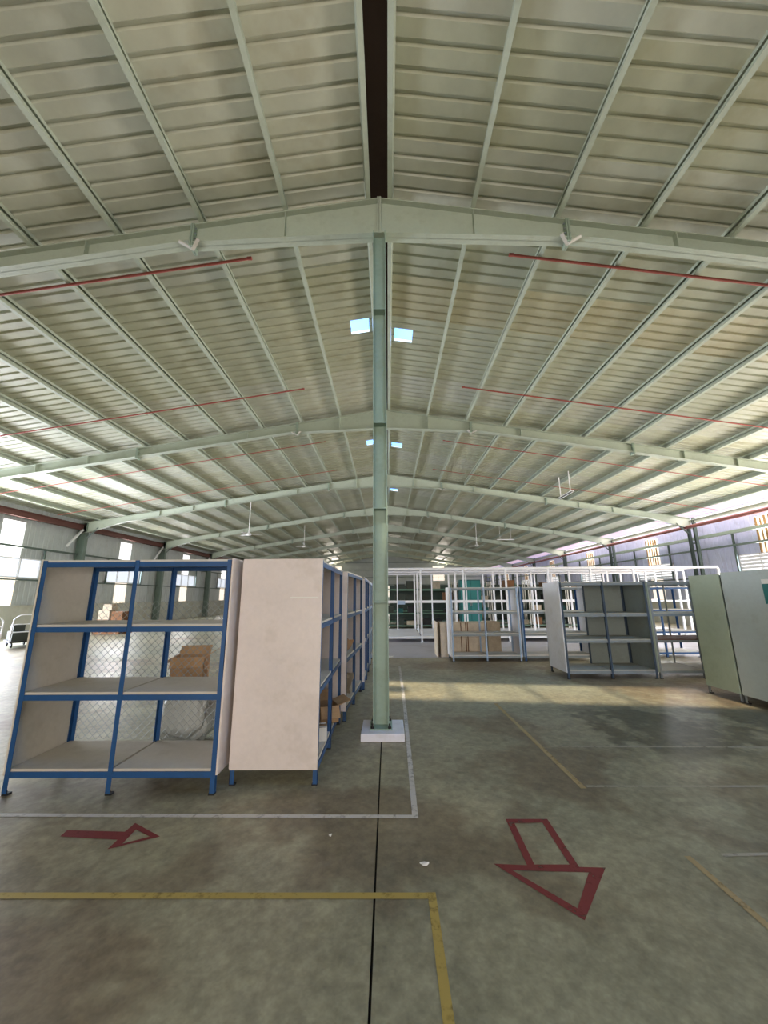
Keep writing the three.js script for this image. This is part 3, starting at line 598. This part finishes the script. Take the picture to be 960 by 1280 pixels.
// on row B shelves
const bPos = (x, y, z) => [x, y, z];
carton('carton', 'small brown carton on the lowest shelf beside the cream end panel', bPos(-0.86, 0.178, -4.05), 0.1, [0.3, 0.26, 0.25], mat.cardGrey);
carton('carton', 'small white carton on the lowest shelf front edge beside the cream end panel', bPos(-0.70, 0.178, -4.32), 0.2, [0.12, 0.13, 0.14], mat.paper);
carton('carton', 'brown open carton at the shelf edge on the lowest shelf by the second post', bPos(-0.74, 0.178, -4.95), 0.4, [0.22, 0.18, 0.3], mat.card, { open: 0.3 });
carton('carton', 'flat pale carton on the middle shelf behind the cream end panel', bPos(-0.95, 0.793, -4.2), 0.05, [0.4, 0.12, 0.5], mat.cardPale);
const torn = (label, pos, turn, s, m) => {   // torn cardboard: bent folded sheets
  const g = thing('torn_cardboard', label, 'cardboard', pos, turn);
  for (let i = 0; i < 5; i++) {
    const P = new THREE.PlaneGeometry(s * (0.5 + rnd() * 0.5), s * (0.4 + rnd() * 0.5), 5, 5), q = P.attributes.position;
    for (let k = 0; k < q.count; k++) { const x = q.getX(k), y = q.getY(k); q.setXYZ(k, x + 0.01 * Math.sin(y * 60), y + 0.012 * Math.cos(x * 50 + i), 0.35 * Math.abs(x) * (i % 2 ? 1 : -1) + 0.02 * Math.sin(x * 40 + y * 30)); }
    P.rotateX(-1.2 + rnd() * 1.6).rotateY(rnd() * 3).rotateZ(rnd() - 0.5);
    P.computeBoundingBox(); P.translate((rnd() - 0.5) * s * 0.5, -P.boundingBox.min.y + i * s * 0.09, (rnd() - 0.5) * s * 0.6); P.computeVertexNormals();
    const back = P.clone(); back.translate(0, 0.004, 0);
    mesh('sheet', [P, back], m[i % m.length], g);
  }
};
torn('heap of torn pale cardboard spilling off the middle shelf of the second aisle unit', [-0.7, 0.795, -5.9], 0, 0.29, [mat.cardPale, mat.card, mat.cardGrey]);
torn('heap of crumpled cardboard on the lowest shelf of the second aisle unit', [-0.7, 0.18, -6.3], 1, 0.33, [mat.cardGrey, mat.cardPale, mat.card]);
torn('cardboard scraps on the lowest shelf near the back of the second aisle unit', [-0.8, 0.18, -5.8], 2, 0.2, [mat.cardPale, mat.cardGrey]);
// big cartons behind unit E
{
  const c1 = carton('large_carton', 'large tan carton with dark vertical straps behind the white ended shelf unit', [2.02, 0, -11.12], 0, [1.22, 0.88, 0.55], mat.cardPale);
  for (const x of [-0.05, 0.08, 0.13]) mesh('strap', [bx(x - 0.012, x + 0.012, 0.0, 0.881, 0.275, 0.279)], mat.cardDark, c1);
  carton('large_carton', 'darker grey brown carton standing next to the strapped large carton', [2.84, 0, -11.1], 0.08, [0.36, 0.9, 0.5], mat.cardGrey);
  const b = thing('plywood_sheet', 'brown board standing on edge beside the strapped large carton', 'board', [1.33, 0, -10.95]);
  mesh('sheet', [bx(-0.01, 0.012, 0, 0.9, -0.55, 0.15)], mat.cardGrey, b); mesh('batten', [bx(0.012, 0.03, 0.02, 0.06, -0.55, 0.15), bx(0.012, 0.03, 0.82, 0.86, -0.55, 0.15)], mat.cardDark, b);
}

// ───────────────────────── white frame rack ─────────────────────────
{
  const g = thing('white_frame_rack', 'long white steel frame rack with decked top and low platform', 'rack', [0, 0, 0]);
  const z0 = -14.2, z1 = -15.9, z2 = -17.6, H = 2.52, xs = Array.from({ length: 9 }, (_, k) => -0.345 + k * 1.545), xa = xs[0], xb = xs[8];
  for (const x of xs) for (const z of [z0, z1, z2]) mesh('post', [bx(x - 0.03, x + 0.03, 0, H, z - 0.03, z + 0.03), bx(x - 0.06, x + 0.06, 0, 0.012, z - 0.06, z + 0.06)], mat.white, g);
  for (const z of [z0, z1, z2]) mesh('top_beam', [bx(xa, xb, H, H + 0.06, z - 0.03, z + 0.03)], mat.white, g);
  mesh('mid_rail', [bx(xa, xb, 1.35, 1.40, z0 - 0.025, z0 + 0.025)], mat.white, g);
  mesh('mid_rail', [bx(xa, xb, 1.35, 1.40, z2 - 0.025, z2 + 0.025)], mat.white, g);
  for (let k = 0; k < 8; k++) {
    mesh('deck_panel', [bx(xs[k] + 0.005, xs[k + 1] - 0.005, H + 0.06, H + 0.08, z2 - 0.03, z0 + 0.03)], mat.white, g);
    mesh('platform_panel', [bx(xs[k] + 0.035, xs[k + 1] - 0.035, 0.16, 0.2, z2 + 0.05, z0 - 0.05)], mat.white, g);
    mesh('rear_upright', [bx(xs[k] + 0.75, xs[k] + 0.80, 0.2, H, z2 - 0.02, z2 + 0.02)], mat.white, g);
  }
  mesh('platform_edge', [bx(xa, xb, 0.12, 0.2, z0 - 0.03, z0 - 0.01)], mat.white, g);
  // cloth on the rail
  tag(mesh('cloth', [bx(0.36, 0.62, 1.30, 1.425, z0 + 0.026, z0 + 0.034), bx(0.36, 0.62, 1.401, 1.425, z0 - 0.03, z0 + 0.03)], mat.paleBlue), 'pale blue cloth hung over the white rack rail', 'cloth');
}
// green storage racks behind it
{
  const boxes = [[mat.darkStuff, 'olive'], [mat.cardDark, 'brown'], [mat.darkStuff, 'olive'], [mat.cardGrey, 'tan'], [mat.tealDark, 'teal'], [mat.black, 'black']];
  let n = 0;
  for (const [row, z] of [[0, -20.2], [1, -23.4]]) for (let k = 0; k < 7; k++) {
    const x = -0.3 + k * 1.9 + row * 0.4;
    const g = thing('storage_rack', `${row ? 'dark backed' : 'open pale posted'} green storage rack, ${frameOrd[k]} along the ${row ? 'second' : 'first'} line behind the white rack`, 'rack', [x, 0, z], 0, row ? 'green racks second line' : 'green racks first line');
    if (row) mesh('back_panel', [bx(0, 1.85, 0.1, 2.25, -0.86, -0.835)], mat.rackDark, g);  // dark back added to darken the view behind the white rack
    for (const px of [0, 1.8]) for (const pz of [0, -0.8]) mesh('post', [bx(px, px + 0.05, 0, 2.3, pz - 0.03, pz)], row ? mat.greenRack : mat.boardPale, g);
    for (const y of [0.15, 0.75, 1.35, 1.95]) mesh('shelf', [bx(0, 1.85, y - 0.06, y, -0.83, 0)], mat.greenRack, g);
    if (row === 0) for (const y of [0.15, 0.75, 1.35, 1.95]) for (let q = 0; q < 3; q++) {
      if (rnd() < 0.35) continue;
      const kind = boxes[Math.floor(rnd() * boxes.length)], w = 0.28 + rnd() * 0.28, h = 0.2 + rnd() * 0.22, o = mesh('storage_bin', [bx(-w / 2, w / 2, 0, h, -0.25, 0.25), bx(-w / 2 - 0.012, w / 2 + 0.012, h - 0.03, h, -0.262, 0.262)], kind[0]);
      o.position.set(x + 0.35 + q * 0.58, y, z - 0.4); tag(o, `${kind[1]} bin on the ${y < 0.5 ? 'lowest' : y < 1 ? 'second' : y < 1.5 ? 'third' : 'top'} shelf of the ${frameOrd[k]} open pale posted rack`, 'bin', 'bins on the open green racks');
    }
  }
  for (const [x, y0, y1] of [[2.9, 1.6, 2.45]]) { const t = thing('teal_cabinet', 'tall teal cabinet behind the white frame rack', 'cabinet', [3.5, 0, -19.0]); mesh('body', [bx(0, 1.0, 0, 2.35, -0.45, 0)], mat.tealDark, t); mesh('door', [bx(0.02, 0.49, 0.08, 2.3, 0, 0.02)], mat.teal, t); mesh('door', [bx(0.51, 0.98, 0.08, 2.3, 0, 0.02)], mat.teal, t); mesh('handle', [bx(0.46, 0.48, 1.1, 1.3, 0.02, 0.05)], mat.grey, t); mesh('handle', [bx(0.52, 0.54, 1.1, 1.3, 0.02, 0.05)], mat.grey, t); }
}

// ───────────────────────── trolleys and cartons by the wall ─────────────────────────
function trolley(label, x, z, turn) {
  const g = thing('platform_trolley', label, 'trolley', [x, 0, z], turn);
  const r = 0.02, W = 0.6, Hh = 1.05, L = 1.1, pts = [[-W / 2, 0.22, L / 2], [-W / 2, Hh - 0.15, L / 2 + 0.1], [-W / 2 + 0.15, Hh, L / 2 + 0.12], [W / 2 - 0.15, Hh, L / 2 + 0.12], [W / 2, Hh - 0.15, L / 2 + 0.1], [W / 2, 0.22, L / 2]];
  mesh('handle', [new THREE.TubeGeometry(new THREE.CatmullRomCurve3(pts.map((p) => new THREE.Vector3(...p)), false, 'catmullrom', 0.2), 40, r, 8)], mat.white, g);
  for (const y of [0.5, 0.75]) mesh('rung', [cyl([-W / 2, y, L / 2 + 0.05], [W / 2, y, L / 2 + 0.05], 0.014, 8)], mat.white, g);
  mesh('deck', [bx(-W / 2, W / 2, 0.16, 0.22, -L / 2, L / 2)], mat.black, g);
  mesh('load', [bx(-W / 2 + 0.05, W / 2 - 0.05, 0.22, 0.5, -L / 2 + 0.05, L / 2 - 0.1), bx(-W / 2 + 0.1, W / 2 - 0.2, 0.5, 0.72, -L / 2 + 0.1, 0.1)], mat.darkStuff, g);
  for (const sx of [-1, 1]) for (const sz of [-1, 1]) mesh('wheel', [new THREE.TorusGeometry(0.055, 0.025, 8, 16).rotateY(Math.PI / 2).translate(sx * (W / 2 - 0.08), 0.08, sz * (L / 2 - 0.15)), ], mat.rubber, g).add(mesh('hub', [cyl([sx * (W / 2 - 0.1), 0.08, sz * (L / 2 - 0.15)], [sx * (W / 2 - 0.06), 0.08, sz * (L / 2 - 0.15)], 0.035, 12)], mat.grey, g));
}
trolley('dark loaded platform trolley with white tubular handle by the plinth wall', -12.6, -13.6, 0.9);
trolley('dark platform trolley with white handle, further out from the blue shelf unit', -12.5, -12.3, 0.9);
{
  const p = thing('pallet', 'low wooden pallet under the carton stack by the plinth wall', 'pallet', [-12.6, 0, -18.2]);
  for (let i = 0; i < 5; i++) mesh('plank', [bx(-0.6 + i * 0.26, -0.45 + i * 0.26, 0.1, 0.13, -0.5, 0.5)], mat.cardDark, p);
  for (const z of [-0.42, 0, 0.42]) mesh('runner', [bx(-0.6, 0.6, 0, 0.1, z - 0.05, z + 0.05)], mat.cardDark, p);
  let k = 0; const lab = ['lower dark brown carton on the pallet by the wall', 'lower grey tan carton on the pallet', 'upper grey tan carton on the pallet stack', 'upper dark brown carton on the pallet stack', 'topmost small carton of the pallet stack'];
  for (const [x, y, z, w, h, d, m] of [[-0.3, 0.13, 0, 0.54, 0.5, 0.7, mat.cardDark], [0.3, 0.13, 0.05, 0.5, 0.45, 0.7, mat.cardGrey], [-0.3, 0.633, 0, 0.5, 0.42, 0.6, mat.cardGrey], [0.3, 0.583, 0, 0.5, 0.4, 0.6, mat.cardDark], [-0.25, 1.056, 0, 0.4, 0.25, 0.4, mat.cardGrey]]) carton('carton', lab[k++], [-12.6 + x, y, -18.2 + z], (rnd() - 0.5) * 0.04, [w, h, d], m);
}

// ───────────────────────── hanging lamps and fans ─────────────────────────
function tubeLamp(label, x, y, z, len) {
  const g = thing('ceiling_light', label, 'lamp', [x, y, z]), top = yTop(x - X0) - y + 0.02;
  mesh('housing', [bx(-0.05, 0.05, 0, 0.05, -len / 2, len / 2), bx(-0.09, 0.09, 0.0, 0.012, -len / 2, len / 2)], mat.lampWhite, g);
  mesh('tube', [cyl([0, -0.03, -len / 2 + 0.03], [0, -0.03, len / 2 - 0.03], 0.018, 10)], mat.lampWhite, g);
  for (const s of [-1, 1]) { mesh('rod', [cyl([0, 0.05, s * len * 0.36], [0, top, s * len * 0.36], 0.02, 6)], mat.lampWhite, g); }
}
{
  const a = onZ(707, 619, -15.8); tubeLamp('white unlit tube lamp hung low on two long rods past the second rafter', a[0], a[1], -15.8, 1.25);
  const b = onZ(632, 675, -28.2); const g = thing('ceiling_light', 'white unlit tube lamp hung crosswise deep in the hall', 'lamp', [b[0], b[1], -28.2]);
  mesh('housing', [bx(-0.62, 0.62, 0, 0.06, -0.06, 0.06)], mat.lampWhite, g); for (const s of [-1, 1]) mesh('rod', [cyl([s * 0.4, 0.06, 0], [s * 0.4, yTop(b[0] + s * 0.4 - X0) - b[1] + 0.1, 0], 0.012, 6)], mat.lampWhite, g);
}
function fan(label, x, y, z, turn) {
  const g = thing('ceiling_fan', label, 'fan', [x, y, z], turn), top = yTop(x - X0) - y + 0.1;
  mesh('down_rod', [cyl([0, 0.1, 0], [0, top, 0], 0.02, 8)], mat.lampWhite, g);
  mesh('motor', [new THREE.LatheGeometry([[0, -0.08], [0.1, -0.07], [0.14, 0], [0.1, 0.07], [0.04, 0.1], [0.03, 0.22], [0, 0.22]].map(([a, b]) => new THREE.Vector2(a, b)), 20)], mat.lampWhite, g);
  for (let k = 0; k < 3; k++) mesh('blade', [new THREE.BoxGeometry(0.55, 0.008, 0.14).rotateX(0.2).translate(0.42, 0, 0).rotateY(k * 2 * Math.PI / 3)], mat.lampWhite, g);
}
{
  const a = onZ(311, 668, -19.6); fan('white ceiling fan on a long rod over the cream end panel side', a[0], a[1], -19.6, 0.4);
  const b = onZ(596, 682, -27.5); fan('white ceiling fan on a long rod deep in the hall beside the crosswise lamp', b[0], b[1], -27.5, 0.2);
  const c = onZ(380, 683, -29); fan('small far ceiling fan deep in the hall above the cream end panel', c[0], c[1], -29, 0.7);
}
renderer.render(scene, camera);
